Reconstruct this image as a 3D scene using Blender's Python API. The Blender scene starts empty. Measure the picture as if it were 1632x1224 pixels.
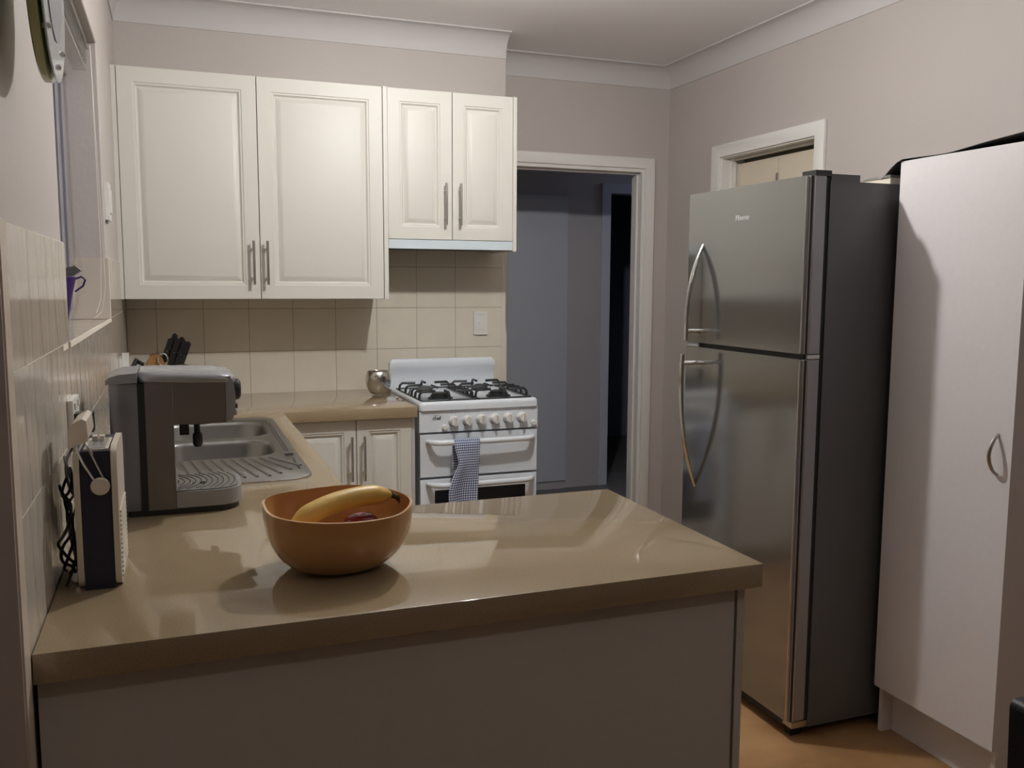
import bpy, bmesh, math, random
from mathutils import Vector, Matrix
random.seed(3)
sc = bpy.context.scene
COL = sc.collection
PI = math.pi
# ------------------------------------------------------------------ camera
cam = bpy.data.cameras.new('camera'); camo = bpy.data.objects.new('camera', cam); COL.objects.link(camo)
F, YAW, PITCH, ROLL = 1428.46, .3583, -.1121, .0046
cam.sensor_fit = 'HORIZONTAL'; cam.sensor_width = 36; cam.lens = 36*F/1632; cam.clip_start = .02
s_, c_ = math.sin(YAW), math.cos(YAW)
fw = Vector((s_*math.cos(PITCH), c_*math.cos(PITCH), math.sin(PITCH)))
rt = Vector((c_, -s_, 0)); up = rt.cross(fw)
r2 = rt*math.cos(ROLL)+up*math.sin(ROLL); u2 = up*math.cos(ROLL)-rt*math.sin(ROLL)
camo.matrix_world = Matrix(((r2.x, u2.x, -fw.x, .2067), (r2.y, u2.y, -fw.y, -4.3328), (r2.z, u2.z, -fw.z, 1.4188), (0, 0, 0, 1)))
sc.camera = camo
# ------------------------------------------------------------------ world, exposure, light strengths
w = bpy.data.worlds.new('night'); sc.world = w; w.use_nodes = True
w.node_tree.nodes['Background'].inputs[0].default_value = (.03, .035, .05, 1)
w.node_tree.nodes['Background'].inputs[1].default_value = .15
sc.view_settings.view_transform = 'Standard'; sc.view_settings.look = 'None'
sc.view_settings.exposure = 0.0; sc.view_settings.gamma = 1; sc.view_settings.use_curve_mapping = False
KITCHEN_LAMP = (1.28, -1.70, 2.415); KITCHEN_EMIT = 1255.0; KITCHEN_COL = (1.0, .985, .965)
DINING_LAMP = (1.25, -4.55, 2.44); DINING_EMIT = 155.0; DINING_COL = (1.0, .92, .84)
HALL_FILL = (4.45, .85, 2.45); HALL_FILL_EMIT = 100.0; HALL_FILL_COL = (.62, .76, 1.0)  # unseen bluish fill added to lift the dark hall
# ------------------------------------------------------------------ materials
def mat(name, col, rough=.5, metal=0, spec=.5, **k):
    m = bpy.data.materials.new(name); m.use_nodes = True; nt = m.node_tree
    b = nt.nodes['Principled BSDF']
    b.inputs['Base Color'].default_value = (*col, 1); b.inputs['Roughness'].default_value = rough
    b.inputs['Metallic'].default_value = metal; b.inputs['Specular IOR Level'].default_value = spec
    if k.get('coat'): b.inputs['Coat Weight'].default_value = k['coat']; b.inputs['Coat Roughness'].default_value = k.get('coatr', .05)
    if k.get('trans'): b.inputs['Transmission Weight'].default_value = k['trans']
    if k.get('emit'): b.inputs['Emission Color'].default_value = (*k['ecol'], 1); b.inputs['Emission Strength'].default_value = k['emit']
    def N(t): return nt.nodes.new(t)
    L = nt.links.new
    if 'noise' in k or 'bump' in k:
        tc = N('ShaderNodeTexCoord'); mp = N('ShaderNodeMapping'); mp.inputs['Scale'].default_value = k.get('stretch', (1, 1, 1))
        L(tc.outputs['Object'], mp.inputs[0])
    if 'noise' in k:      # (scale, amount)
        nz = N('ShaderNodeTexNoise'); nz.inputs['Scale'].default_value = k['noise'][0]; nz.inputs['Detail'].default_value = 4
        L(mp.outputs[0], nz.inputs['Vector'])
        rp = N('ShaderNodeMapRange'); rp.inputs[1].default_value = .3; rp.inputs[2].default_value = .7
        L(nz.outputs['Fac'], rp.inputs[0])
        mx = N('ShaderNodeMix'); mx.data_type = 'RGBA'; a = k['noise'][1]
        c2 = k.get('col2', tuple(min(1, c*(1+a)) for c in col)); c1 = k.get('col1', tuple(c*(1-a) for c in col))
        mx.inputs[6].default_value = (*c1, 1); mx.inputs[7].default_value = (*c2, 1)
        L(rp.outputs[0], mx.inputs[0]); L(mx.outputs[2], b.inputs['Base Color'])
    if 'bump' in k:       # (scale, strength, distance)
        nb = N('ShaderNodeTexNoise'); nb.inputs['Scale'].default_value = k['bump'][0]; nb.inputs['Detail'].default_value = 3
        L(mp.outputs[0], nb.inputs['Vector'])
        bp = N('ShaderNodeBump'); bp.inputs['Strength'].default_value = k['bump'][1]; bp.inputs['Distance'].default_value = k['bump'][2]
        L(nb.outputs['Fac'], bp.inputs['Height']); L(bp.outputs[0], b.inputs['Normal'])
    return m
M = {}
M['paint'] = mat('wall_paint', (.50, .455, .425), .55, bump=(60, .15, .004), noise=(1.5, .03))
M['ceil'] = mat('ceiling_paint', (.90, .88, .885), .8, bump=(40, .1, .003))
M['cornice'] = mat('cornice_paint', (.57, .54, .53), .6)
M['trim'] = mat('gloss_trim', (.76, .745, .71), .3, bump=(25, .12, .003))
M['tile'] = mat('ivory_tile', (.70, .65, .545), .16, noise=(9, .03), bump=(14, .12, .004))
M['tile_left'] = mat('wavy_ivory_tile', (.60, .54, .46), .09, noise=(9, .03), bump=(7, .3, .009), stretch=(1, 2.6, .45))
M['grout'] = mat('grout', (.26, .21, .16), .9, noise=(30, .1))
M['grout_left'] = mat('pale_grout', (.72, .66, .56), .7)
M['bead'] = mat('tile_trim', (.60, .52, .43), .35)
M['cab'] = mat('ivory_cabinet', (.66, .645, .585), .46, bump=(300, .04, .001))
M['cabin'] = mat('cabinet_shade', (.20, .18, .15), .7)
M['bench'] = mat('beige_stone', (.325, .25, .155), .05, noise=(420, .16), spec=.85)
M['steel'] = mat('brushed_steel', (.30, .295, .285), .33, 1, bump=(90, .05, .001), stretch=(1, 12, 1))
M['handle'] = mat('satin_nickel', (.52, .50, .47), .28, 1)
M['chrome'] = mat('chrome', (.78, .78, .78), .12, 1)
M['white_lam'] = mat('white_laminate', (.71, .68, .685), .4, noise=(60, .015), bump=(220, .05, .001))
M['panel_lam'] = mat('grey_white_laminate', (.55, .53, .50), .45, noise=(60, .015))
M['enamel'] = mat('white_enamel', (.73, .78, .83), .14, coat=.4)
M['hood'] = mat('hood_enamel', (.62, .70, .74), .25)
M['knob'] = mat('white_plastic', (.74, .73, .70), .3)
M['iron'] = mat('black_iron', (.015, .016, .018), .42)
M['black'] = mat('black_plastic', (.012, .012, .013), .35)
M['ovenglass'] = mat('oven_glass', (.012, .012, .014), .06)
M['fr_door'] = mat('fridge_steel', (.30, .297, .285), .115, .86, bump=(160, .03, .0006), stretch=(1, 1, 10))
M['fr_edge'] = mat('fridge_door_edge', (.34, .345, .37), .4, .4)
M['fr_side'] = mat('fridge_grey', (.115, .115, .12), .42, .1, bump=(260, .1, .001))
M['gasket'] = mat('gasket', (.02, .02, .02), .7)
M['floor'] = mat('cork_floor', (.36, .20, .085), .32, noise=(5, .2), bump=(30, .08, .002), col1=(.27, .14, .055), col2=(.44, .26, .12))
M['hallfloor'] = mat('grey_hall_floor', (.16, .155, .15), .6, noise=(40, .1))
M['hallwall'] = mat('hall_paint', (.46, .44, .46), .7)
M['hallpanel'] = mat('hall_cupboard', (.52, .545, .61), .45)
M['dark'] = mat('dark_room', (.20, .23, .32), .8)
M['alu'] = mat('aluminium', (.40, .39, .44), .25, .5)
M['glass'] = mat('window_glass', (.9, .92, .95), .02, trans=1)
M['bowl'] = mat('amber_bowl', (.50, .26, .10), .14, coat=.5, noise=(6, .08))
M['banana'] = mat('banana_skin', (.66, .44, .10), .42, noise=(16, .14))
M['bananatip'] = mat('banana_stem', (.06, .04, .02), .7)
M['apple'] = mat('red_apple', (.22, .02, .03), .2, noise=(20, .3))
M['navy'] = mat('navy_vinyl', (.015, .015, .036), .45, bump=(400, .15, .001))
M['cream'] = mat('cream_plastic', (.66, .60, .50), .3)
M['greyplast'] = mat('grey_plastic', (.25, .25, .27), .3)
M['darksteel'] = mat('dark_brushed_steel', (.20, .185, .17), .36, .7, bump=(120, .04, .001), stretch=(1, 1, 14))
M['lightgrey'] = mat('silver_plastic', (.33, .335, .35), .22, .35)
M['tank'] = mat('smoky_tank', (.30, .30, .34), .1, 0, trans=.55)
M['wood'] = mat('knife_block_wood', (.36, .18, .06), .5, noise=(20, .2), stretch=(1, 1, 6))
M['ham'] = mat('hammered_silver', (.62, .60, .57), .22, 1, bump=(28, .5, .004))
M['purple'] = mat('purple_plastic', (.045, .018, .12), .3)
M['green'] = mat('green_glass', (.52, .54, .27), .15, 0, trans=.1)
M['clockglass'] = mat('pale_glass', (.52, .57, .58), .06, 0, trans=.12)
M['clear'] = mat('clear_acrylic', (.88, .86, .82), .08, trans=.8)
M['cord'] = mat('blind_cord', (.75, .70, .62), .6)
M['cream_panel'] = mat('cream_panel', (.70, .62, .49), .4)
M['sheet'] = mat('black_sheet', (.025, .021, .021), .6)
M['leather'] = mat('black_leather', (.014, .014, .02), .42, bump=(120, .3, .002))
M['logo'] = mat('logo_silver', (.42, .42, .41), .4, .2)
M['logodark'] = mat('logo_black', (.02, .02, .02), .5)
M['bulb'] = mat('lamp_glass', (.9, .9, .9), .3, emit=KITCHEN_EMIT, ecol=KITCHEN_COL)
M['bulb2'] = mat('dining_lamp_glass', (.9, .9, .9), .3, emit=DINING_EMIT, ecol=DINING_COL)
M['soot'] = mat('burner_metal', (.10, .10, .10), .4, .7)
M['red'] = mat('red_print', (.5, .06, .04), .5)

def gingham():
    m = bpy.data.materials.new('blue_gingham'); m.use_nodes = True; nt = m.node_tree; b = nt.nodes['Principled BSDF']
    b.inputs['Roughness'].default_value = .9
    uv = nt.nodes.new('ShaderNodeUVMap'); sp = nt.nodes.new('ShaderNodeSeparateXYZ'); nt.links.new(uv.outputs[0], sp.inputs[0])
    out = []
    for a in (0, 1):
        mu = nt.nodes.new('ShaderNodeMath'); mu.operation = 'MULTIPLY'; mu.inputs[1].default_value = 95; nt.links.new(sp.outputs[a], mu.inputs[0])
        fr = nt.nodes.new('ShaderNodeMath'); fr.operation = 'FRACT'; nt.links.new(mu.outputs[0], fr.inputs[0])
        gt = nt.nodes.new('ShaderNodeMath'); gt.operation = 'GREATER_THAN'; gt.inputs[1].default_value = .5; nt.links.new(fr.outputs[0], gt.inputs[0]); out.append(gt)
    ad = nt.nodes.new('ShaderNodeMath'); ad.operation = 'ADD'; nt.links.new(out[0].outputs[0], ad.inputs[0]); nt.links.new(out[1].outputs[0], ad.inputs[1])
    hv = nt.nodes.new('ShaderNodeMath'); hv.operation = 'MULTIPLY'; hv.inputs[1].default_value = .5; nt.links.new(ad.outputs[0], hv.inputs[0])
    cr = nt.nodes.new('ShaderNodeValToRGB'); cr.color_ramp.interpolation = 'CONSTANT'; e = cr.color_ramp.elements
    e[0].position = 0; e[0].color = (.68, .70, .75, 1); e[1].position = .4; e[1].color = (.23, .28, .42, 1); n = e.new(.8); n.color = (.02, .03, .10, 1)
    nt.links.new(hv.outputs[0], cr.inputs[0]); nt.links.new(cr.outputs[0], b.inputs['Base Color'])
    return m
M['gingham'] = gingham()
# ------------------------------------------------------------------ mesh helpers
def finish(bm, name, m, parent=None, smooth=35, bevel=0, seg=2):
    if bevel:
        es = [e for e in bm.edges if len(e.link_faces) == 2 and e.calc_face_angle(0) > .5]
        bmesh.ops.bevel(bm, geom=es, offset=bevel, segments=seg, profile=.5, affect='EDGES', clamp_overlap=True)
    bmesh.ops.recalc_face_normals(bm, faces=bm.faces)
    if smooth:
        a = math.radians(smooth)
        for f in bm.faces: f.smooth = True
        for e in bm.edges:
            if len(e.link_faces) == 2 and e.calc_face_angle(0) > a: e.smooth = False
    me = bpy.data.meshes.new(name); bm.to_mesh(me); bm.free()
    me.materials.append(M[m] if isinstance(m, str) else m)
    return link(me, name, parent)
def link(me, name, parent=None):
    o = bpy.data.objects.new(name, me); COL.objects.link(o)
    if parent:
        o.parent = parent
        if me is None or True: o.matrix_parent_inverse = parent_world(parent).inverted()
    return o
def parent_world(p):
    m = Matrix.LocRotScale(p.location, p.rotation_euler, p.scale)
    return m if p.parent is None else parent_world(p.parent) @ p.matrix_parent_inverse @ m
def B(*boxes):
    bm = bmesh.new()
    for b in boxes: addbox(bm, *b)
    return bm
def addbox(bm, x0, y0, z0, x1, y1, z1):
    v = [bm.verts.new(p) for p in ((x0, y0, z0), (x1, y0, z0), (x1, y1, z0), (x0, y1, z0), (x0, y0, z1), (x1, y0, z1), (x1, y1, z1), (x0, y1, z1))]
    for f in ((0, 3, 2, 1), (4, 5, 6, 7), (0, 1, 5, 4), (1, 2, 6, 5), (2, 3, 7, 6), (3, 0, 4, 7)): bm.faces.new([v[i] for i in f])
def prism(bm, pts, axis, a, b):
    """pts 2D outline extruded along axis from a to b. axis x: pts are (y,z); y: (x,z); z: (x,y)"""
    def P(p, t): return {'x': (t, p[0], p[1]), 'y': (p[0], t, p[1]), 'z': (p[0], p[1], t)}[axis]
    A = [bm.verts.new(P(p, a)) for p in pts]; Bv = [bm.verts.new(P(p, b)) for p in pts]; n = len(pts)
    bm.faces.new(A); bm.faces.new(Bv[::-1])
    for i in range(n): bm.faces.new((A[i], Bv[i], Bv[(i+1) % n], A[(i+1) % n]))
def tube(bm, path, r, n=10, cap=True):
    path = [Vector(p) for p in path]; rings = []; N0 = None
    for i, p in enumerate(path):
        t = (path[min(i+1, len(path)-1)]-path[max(i-1, 0)]).normalized()
        if N0 is None:
            a = Vector((0, 0, 1)) if abs(t.z) < .9 else Vector((1, 0, 0)); N0 = t.cross(a).normalized()
        N0 = (N0-t*N0.dot(t)).normalized(); Bn = t.cross(N0)
        rr = r[i] if isinstance(r, (list, tuple)) else r
        rings.append([bm.verts.new(p+(N0*math.cos(2*PI*k/n)+Bn*math.sin(2*PI*k/n))*rr) for k in range(n)])
    for i in range(len(rings)-1):
        for k in range(n): bm.faces.new((rings[i][k], rings[i][(k+1) % n], rings[i+1][(k+1) % n], rings[i+1][k]))
    if cap: bm.faces.new(rings[0][::-1]); bm.faces.new(rings[-1])
def T(path, r, n=10):
    bm = bmesh.new(); tube(bm, path, r, n); return bm
def lathe(bm, prof, c=(0, 0, 0), axis='z', n=32):
    """prof list of (radius, height) along axis from c; radius 0 ends collapse"""
    c = Vector(c); rings = []
    def P(r, h, a):
        x, y = r*math.cos(a), r*math.sin(a)
        return c+Vector({'z': (x, y, h), 'y': (x, h, y), 'x': (h, x, y)}[axis])
    for r, h in prof:
        rings.append([bm.verts.new(P(0, h, 0))] if r <= 1e-6 else [bm.verts.new(P(r, h, 2*PI*k/n)) for k in range(n)])
    for A, C in zip(rings, rings[1:]):
        for k in range(n):
            j = (k+1) % n
            if len(A) == 1 and len(C) == 1: continue
            if len(A) == 1: bm.faces.new((A[0], C[k], C[j]))
            elif len(C) == 1: bm.faces.new((A[k], A[j], C[0]))
            else: bm.faces.new((A[k], A[j], C[j], C[k]))
def La(prof, c=(0, 0, 0), axis='z', n=32):
    bm = bmesh.new(); lathe(bm, prof, c, axis, n); return bm
def rrect(x0, y0, x1, y1, r, n=6):
    pts = []
    for cx, cy, a0 in ((x1-r, y1-r, 0), (x0+r, y1-r, PI/2), (x0+r, y0+r, PI), (x1-r, y0+r, 1.5*PI)):
        for k in range(n+1):
            a = a0+PI/2*k/n; pts.append((cx+r*math.cos(a), cy+r*math.sin(a)))
    return pts
def cells(us, vs, inside, P, t0, t1):
    """solid slab made of grid cells where inside(u,v); P(u,v,t)->xyz"""
    bm = bmesh.new(); V = {}
    def v(i, j, t):
        k = (i, j, t)
        if k not in V: V[k] = bm.verts.new(P(us[i], vs[j], t))
        return V[k]
    I = lambda i, j: 0 <= i < len(us)-1 and 0 <= j < len(vs)-1 and inside((us[i]+us[i+1])/2, (vs[j]+vs[j+1])/2)
    for i in range(len(us)-1):
        for j in range(len(vs)-1):
            if not I(i, j): continue
            for t in (t0, t1): bm.faces.new((v(i, j, t), v(i+1, j, t), v(i+1, j+1, t), v(i, j+1, t)))
            for (a, b, di, dj) in (((i, j), (i+1, j), 0, -1), ((i+1, j), (i+1, j+1), 1, 0), ((i+1, j+1), (i, j+1), 0, 1), ((i, j+1), (i, j), -1, 0)):
                if not I(i+di, j+dj): bm.faces.new((v(*a, t0), v(*b, t0), v(*b, t1), v(*a, t1)))
    bmesh.ops.recalc_face_normals(bm, faces=bm.faces)
    bmesh.ops.dissolve_limit(bm, angle_limit=.01, verts=bm.verts, edges=bm.edges)
    return bm
def struct(o): o['kind'] = 'structure'; return o
def thing(name, label, cat, loc=(0, 0, 0), group=None):
    o = bpy.data.objects.new(name, None); COL.objects.link(o); o.location = loc; o.empty_display_size = .05
    return tag(o, label, cat, group)
def tag(o, label, cat, group=None):
    o['label'] = label; o['category'] = cat
    if group: o['group'] = group
    return o
def text(s, size, name, m, parent, matrix, depth=.0004, bold=0):
    cu = bpy.data.curves.new(name, 'FONT'); cu.body = s; cu.size = size; cu.extrude = depth; cu.offset = bold; cu.align_x = 'CENTER'; cu.align_y = 'CENTER'
    tmp = bpy.data.objects.new('tmp', cu); me = bpy.data.meshes.new_from_object(tmp); bpy.data.objects.remove(tmp); bpy.data.curves.remove(cu)
    me.transform(matrix); me.materials.clear(); me.materials.append(M[m]); return link(me, name, parent)

# ================================================================== ROOM
CZ = 2.64
# floors / ceilings
struct(finish(B((-1.8, -8, -.1, 3.4, .336, 0)), 'floor', 'floor', smooth=0))
struct(finish(B((1.0, .336, -.1, 5.2, 1.3, -.002), (3.035, 1.3, -.1, 4.4, 3.2, -.002)), 'floor_hall', 'hallfloor', smooth=0))
struct(finish(B((-1.8, -8, CZ, 3.4, 3.3, CZ+.1), (3.4, .2, CZ, 5.2, 3.3, CZ+.1)), 'ceiling', 'ceil', smooth=0))
# back wall (nib) : painted body set 6 mm behind the tile face
wb = struct(finish(B((-.2, .006, 0, 1.79, .336, CZ)), 'wall_back', 'paint', smooth=0))
# left wall with window opening
wl = struct(finish(cells([-3.03, -2.30, -1.02, .006], [0, 1.286, 2.19, CZ], lambda y, z: not (-2.30 < y < -1.02 and 1.286 < z < 2.19), lambda u, v, t: (t, u, v), -.14, -.006), 'wall_left', 'paint', smooth=0, bevel=.004))
# the left wall's near end returns to the left, then the dining room
struct(finish(B((-1.8, -3.03, 0, -.14, -2.9, CZ)), 'wall_left_return', 'paint', smooth=0))
struct(finish(B((-1.9, -8, 0, -1.8, -2.9, CZ)), 'wall_dining_left', 'paint', smooth=0))
struct(finish(B((-1.9, -8.1, 0, 3.5, -8, CZ)), 'wall_dining_rear', 'paint', smooth=0))
# doorway wall
struct(finish(cells([1.79, 1.90, 2.765, 2.95], [0, 2.075, CZ], lambda x, z: not (1.90 < x < 2.765 and z < 2.075), lambda u, v, t: (u, t, v), .336, .45), 'wall_doorway', 'paint', smooth=0))
# right wall, opening for cupboard door behind the fridge
struct(finish(cells([-8, -.965, -.215, .45], [0, 2.085, CZ], lambda y, z: not (-.965 < y < -.215 and z < 2.085), lambda u, v, t: (t, u, v), 2.92, 3.05), 'wall_right', 'paint', smooth=0))
# hall beyond the doorway
struct(finish(B((1.0, .45, 0, 1.08, 1.4, CZ)), 'wall_hall_left', 'hallwall', smooth=0))
struct(finish(B((5.0, .2, 0, 5.1, 1.4, CZ)), 'wall_hall_right', 'hallwall', smooth=0))
struct(finish(B((3.05, .34, 0, 5.1, .45, CZ)), 'wall_hall_near', 'hallwall', smooth=0))
struct(finish(cells([1.0, 3.03, 3.83, 5.1], [0, 2.035, CZ], lambda x, z: not (3.03 < x < 3.83 and z < 2.035), lambda u, v, t: (u, t, v), 1.3, 1.4), 'wall_hall_far', 'hallwall', smooth=0))
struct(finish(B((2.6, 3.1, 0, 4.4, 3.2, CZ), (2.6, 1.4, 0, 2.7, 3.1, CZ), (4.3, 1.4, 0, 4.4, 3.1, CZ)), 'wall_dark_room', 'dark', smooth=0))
# hall cupboard (tall pale flush panel) and trims
hc = thing('hall_cupboard', 'tall pale blue-grey flush cupboard seen through the doorway in the hall', 'cupboard', (2.0, 1.28, 0))
finish(B((1.3, 1.262, .06, 2.70, 1.28, 2.0)), 'door', 'hallpanel', hc, bevel=.002)
finish(B((1.3, 1.28, 0, 2.70, 1.298, 2.03)), 'carcass', 'hallwall', hc)
finish(B((1.3, 1.275, 0, 2.69, 1.28, .06)), 'kickboard', 'hallwall', hc)
d2 = struct(finish(cells([2.965, 3.03, 3.83, 3.895], [0, 2.035, 2.10], lambda x, z: not (3.03 < x < 3.83 and z < 2.035), lambda u, v, t: (u, t, v), 1.282, 1.3), 'trim_2', 'hallpanel', smooth=0))
struct(finish(B((1.0, 1.29, 0, 2.965, 1.3, .07)), 'baseboard_hall', 'hallwall', smooth=0))
# door_1 : architrave and jambs of the doorway
d1 = bpy.data.objects.new('door_1', None); COL.objects.link(d1); d1.location = (2.375, .33, 0); struct(d1)
finish(cells([1.84, 1.90, 2.765, 2.825], [0, 2.075, 2.135], lambda x, z: not (1.90 < x < 2.765 and z < 2.075), lambda u, v, t: (u, t, v), .318, .336), 'architrave', 'trim', d1, bevel=.003)
finish(B((1.90, .33, 0, 1.92, .45, 2.075), (2.745, .33, 0, 2.765, .45, 2.075), (1.92, .33, 2.055, 2.745, .45, 2.075)), 'jamb', 'trim', d1, bevel=.002)
finish(B((1.92, .375, 0, 1.93, .41, 2.055), (2.735, .375, 0, 2.745, .41, 2.055), (1.93, .375, 2.045, 2.735, .41, 2.055)), 'door_stop', 'trim', d1, bevel=.001)
# door_2 : frame on the right wall with cream panels, behind the fridge
dd = bpy.data.objects.new('door_2', None); COL.objects.link(dd); dd.location = (2.92, -.59, 0); struct(dd)
finish(cells([-1.03, -.965, -.215, -.14], [0, 2.078, 2.142], lambda y, z: not (-.965 < y < -.215 and z < 2.078), lambda u, v, t: (t, u, v), 2.902, 2.92), 'architrave', 'trim', dd, bevel=.003)
finish(B((2.915, -.965, 0, 3.05, -.953, 2.085), (2.915, -.227, 0, 3.05, -.215, 2.085), (2.915, -.953, 2.072, 3.05, -.227, 2.085)), 'jamb', 'trim', dd, bevel=.002)
finish(B((2.965, -.953, 2.062, 2.995, -.227, 2.072), (2.965, -.237, 0, 2.995, -.227, 2.062)), 'door_stop', 'trim', dd, bevel=.002)
finish(B((3.012, -.568, .01, 3.03, -.230, 2.046)), 'panel', 'cream_panel', dd, bevel=.002)
finish(B((3.012, -.945, .01, 3.03, -.572, 2.046)), 'panel', 'cream_panel', dd, bevel=.002)
finish(B((3.004, -.576, 1.925, 3.014, -.562, 1.965)), 'hinge', 'handle', dd)
struct(finish(B((3.05, -1.1, 0, 3.1, -.1, 2.2)), 'wall_cupboard_rear', 'cabin', smooth=0))
# cornice swept along the walls
def sweep_profile(path, prof, name):
    bm = bmesh.new(); rings = []; n = len(path)
    for i, p in enumerate(path):
        p = Vector(p); d0 = (p-Vector(path[i-1])).normalized() if i else None; d1_ = (Vector(path[i+1])-p).normalized() if i < n-1 else None
        n0 = Vector((d0.y, -d0.x)) if d0 else None; n1 = Vector((d1_.y, -d1_.x)) if d1_ else None
        if n0 and n1: m_ = (n0+n1); m_ = m_/m_.dot(n0)
        else: m_ = n0 or n1
        rings.append([bm.verts.new((p.x+m_.x*u, p.y+m_.y*u, z)) for u, z in prof])
    k = len(prof)
    for A, C in zip(rings, rings[1:]):
        for j in range(k): bm.faces.new((A[j], A[(j+1) % k], C[(j+1) % k], C[j]))
    bm.faces.new(rings[0]); bm.faces.new(rings[-1][::-1])
    return struct(finish(bm, name, 'cornice', smooth=25))
cp = [(0, 2.528), (.005, 2.528)]+[(.005+.085*(1-math.cos(PI/2*k/10)), 2.528+.106*math.sin(PI/2*k/10)) for k in range(1, 11)]+[(.092, 2.64), (0, 2.64)]
sweep_profile([(-.006, -3.03), (-.006, .006), (1.79, .006)], cp, 'trim_1')
sweep_profile([(1.79, .336), (2.92, .336), (2.92, -7.99)], cp, 'trim_8')
# ------------------------------------------------------------------ tiles: back wall
Z0, XG = .896, .5234
grout_back = finish(B((0, .002, .85, 1.7875, .006, 1.72)), 'grout_bed', 'grout', wb, smooth=0)
bm = bmesh.new(); xs = [0]+[XG-.4+.2*k for k in range(9)]
zr = [(.852, 1.0956), (1.0956, 1.2956), (1.2956, 1.4956), (1.4956, 1.6956)]
first = {}
def tile_box(p0, p1, m, parent, name='tile'):
    """shared tile mesh per size; origin at the tile's centre"""
    c = [(a+b)/2 for a, b in zip(p0, p1)]; d = tuple(round(b-a, 4) for a, b in zip(p0, p1)); key = (d, m)
    if key not in first:
        bm = B((-d[0]/2, -d[1]/2, -d[2]/2, d[0]/2, d[1]/2, d[2]/2))
        o = finish(bm, name, m, None, bevel=.0012, seg=1); first[key] = o.data
        o.location = c
        o.parent = parent; o.matrix_parent_inverse = parent_world(parent).inverted(); return o
    o = bpy.data.objects.new(name, first[key]); COL.objects.link(o); o.location = c
    o.parent = parent; o.matrix_parent_inverse = parent_world(parent).inverted(); return o
G = .001
for k in range(len(xs)):
    xa = xs[k]; xb = xs[k+1] if k+1 < len(xs) else 1.7234
    if xb > 1.7235: break
    for za, zb in zr: tile_box((xa+G, 0, za+G), (xb-G, .005, zb-G), 'tile', wb)
for za, zb in zr: tile_box((1.7244, 0, za+G), (1.7715, .005, zb-G), 'tile', wb)
struct(finish(B((1.7715, -.0015, .85, 1.7905, .012, 1.6956)), 'trim_3', 'tile', bevel=.003))
# ------------------------------------------------------------------ tiles: left wall
finish(cells([-2.999, -2.302, -1.018, -.001], [.85, 1.286, 1.496], lambda y, z: z < 1.286 or y < -2.3 or y > -1.02, lambda u, v, t: (t, u, v), -.006, -.0012), 'grout_bed', 'grout_left', wl, smooth=0)
ys = [-.2*k for k in range(0, 15)]+[-2.985]
for k in range(len(ys)-1):
    ya, yb = ys[k+1], ys[k]
    for za, zb in ((.852, 1.0956), (1.0956, 1.2956), (1.2956, 1.4956)):
        a, b, z1 = ya, yb, zb
        if za > 1.29:
            if b <= -2.3 or a >= -1.02: pass
            elif a < -2.3: b = -2.302
            elif b > -1.02: a = -1.018
            else: continue
            if b > -2.3 and b < -1.02: continue
        elif zb > 1.29 and -2.3 < a and b < -1.02 or (zb > 1.29 and (a < -1.02 < b)): z1 = 1.284
        elif zb > 1.29 and a < -2.3 < b: z1 = 1.284
        if b-a < .01: continue
        tile_box((-.005, a+G, za+G), (0, b-G, z1-G), 'tile_left', wl)
# window reveal tiles and sill tiles
for k in range(6):
    a = -1.022-.213*k; b = max(-2.298, a-.213)
    tile_box((-.128, b+G, 1.285), (.001, a-G, 1.292), 'tile_left', wl)
for (a, b) in ((-1.028, -1.020), (-2.300, -2.294)):
    tile_box((-.128, a, 1.293), (0, b, 1.4956), 'tile_left', wl)
struct(finish(B((-.02, -3.031, 0, .0015, -2.986, 1.499)), 'trim_4', 'bead', bevel=.007, seg=4))
struct(finish(B((-.002, -2.300, 1.2835, .003, -1.02, 1.2945)), 'trim_5', 'grout_left', bevel=.002))
struct(finish(B((-.003, -1.024, 1.2935, .002, -1.016, 1.497)), 'trim_6', 'grout_left', bevel=.0015))
struct(finish(B((-.138, -3.036, 0, -.001, -3.028, CZ)), 'trim_7', 'paint', bevel=.003))
# window_1
wn = bpy.data.objects.new('window_1', None); COL.objects.link(wn); wn.location = (-.13, -1.66, 1.286); struct(wn)
finish(B((-.15, -2.3, 1.29, -.115, -1.022, 1.325), (-.15, -2.3, 2.155, -.115, -1.022, 2.19)), 'frame', 'alu', wn, bevel=.002)
finish(B((-.15, -1.062, 1.325, -.112, -1.022, 2.155), (-.15, -2.3, 1.325, -.112, -2.265, 2.155)), 'frame', 'alu', wn, bevel=.002)
finish(B((-.14, -1.135, 1.325, -.106, -1.068, 2.155)), 'sash_stile', 'alu', wn, bevel=.004)
finish(B((-.128, -1.24, 1.325, -.112, -1.150, 2.155)), 'sash_stile', 'alu', wn, bevel=.004)
finish(B((-.138, -1.69, 1.325, -.118, -1.65, 2.155)), 'sash_stile', 'alu', wn, bevel=.003)
finish(B((-.132, -2.265, 1.325, -.128, -1.062, 2.155)), 'pane', 'glass', wn, smooth=0)

# ================================================================== BENCHTOP, SINK, CABINETS
YF, YB, XS, DB, XE, XP, ZC, TH = -2.974, -2.326, .596, -.692, 1.1448, 1.219, .90, .045
def in_bench(x, y):
    if .07 < x < .515 and -1.92 < y < -.83: return False
    if y < YB: return x < XP
    if y > DB: return x < XE
    return x < XS
bt = finish(cells([.0015, .07, .515, XS, XE, XP], [YF, YB, -1.92, -.83, DB, -.001], in_bench, lambda u, v, t: (u, v, t), ZC-TH, ZC), 'benchtop', 'bench', bevel=.0012)
tag(bt, 'beige speckled stone benchtop wrapping the kitchen in a U with polished edges', 'benchtop')
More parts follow.
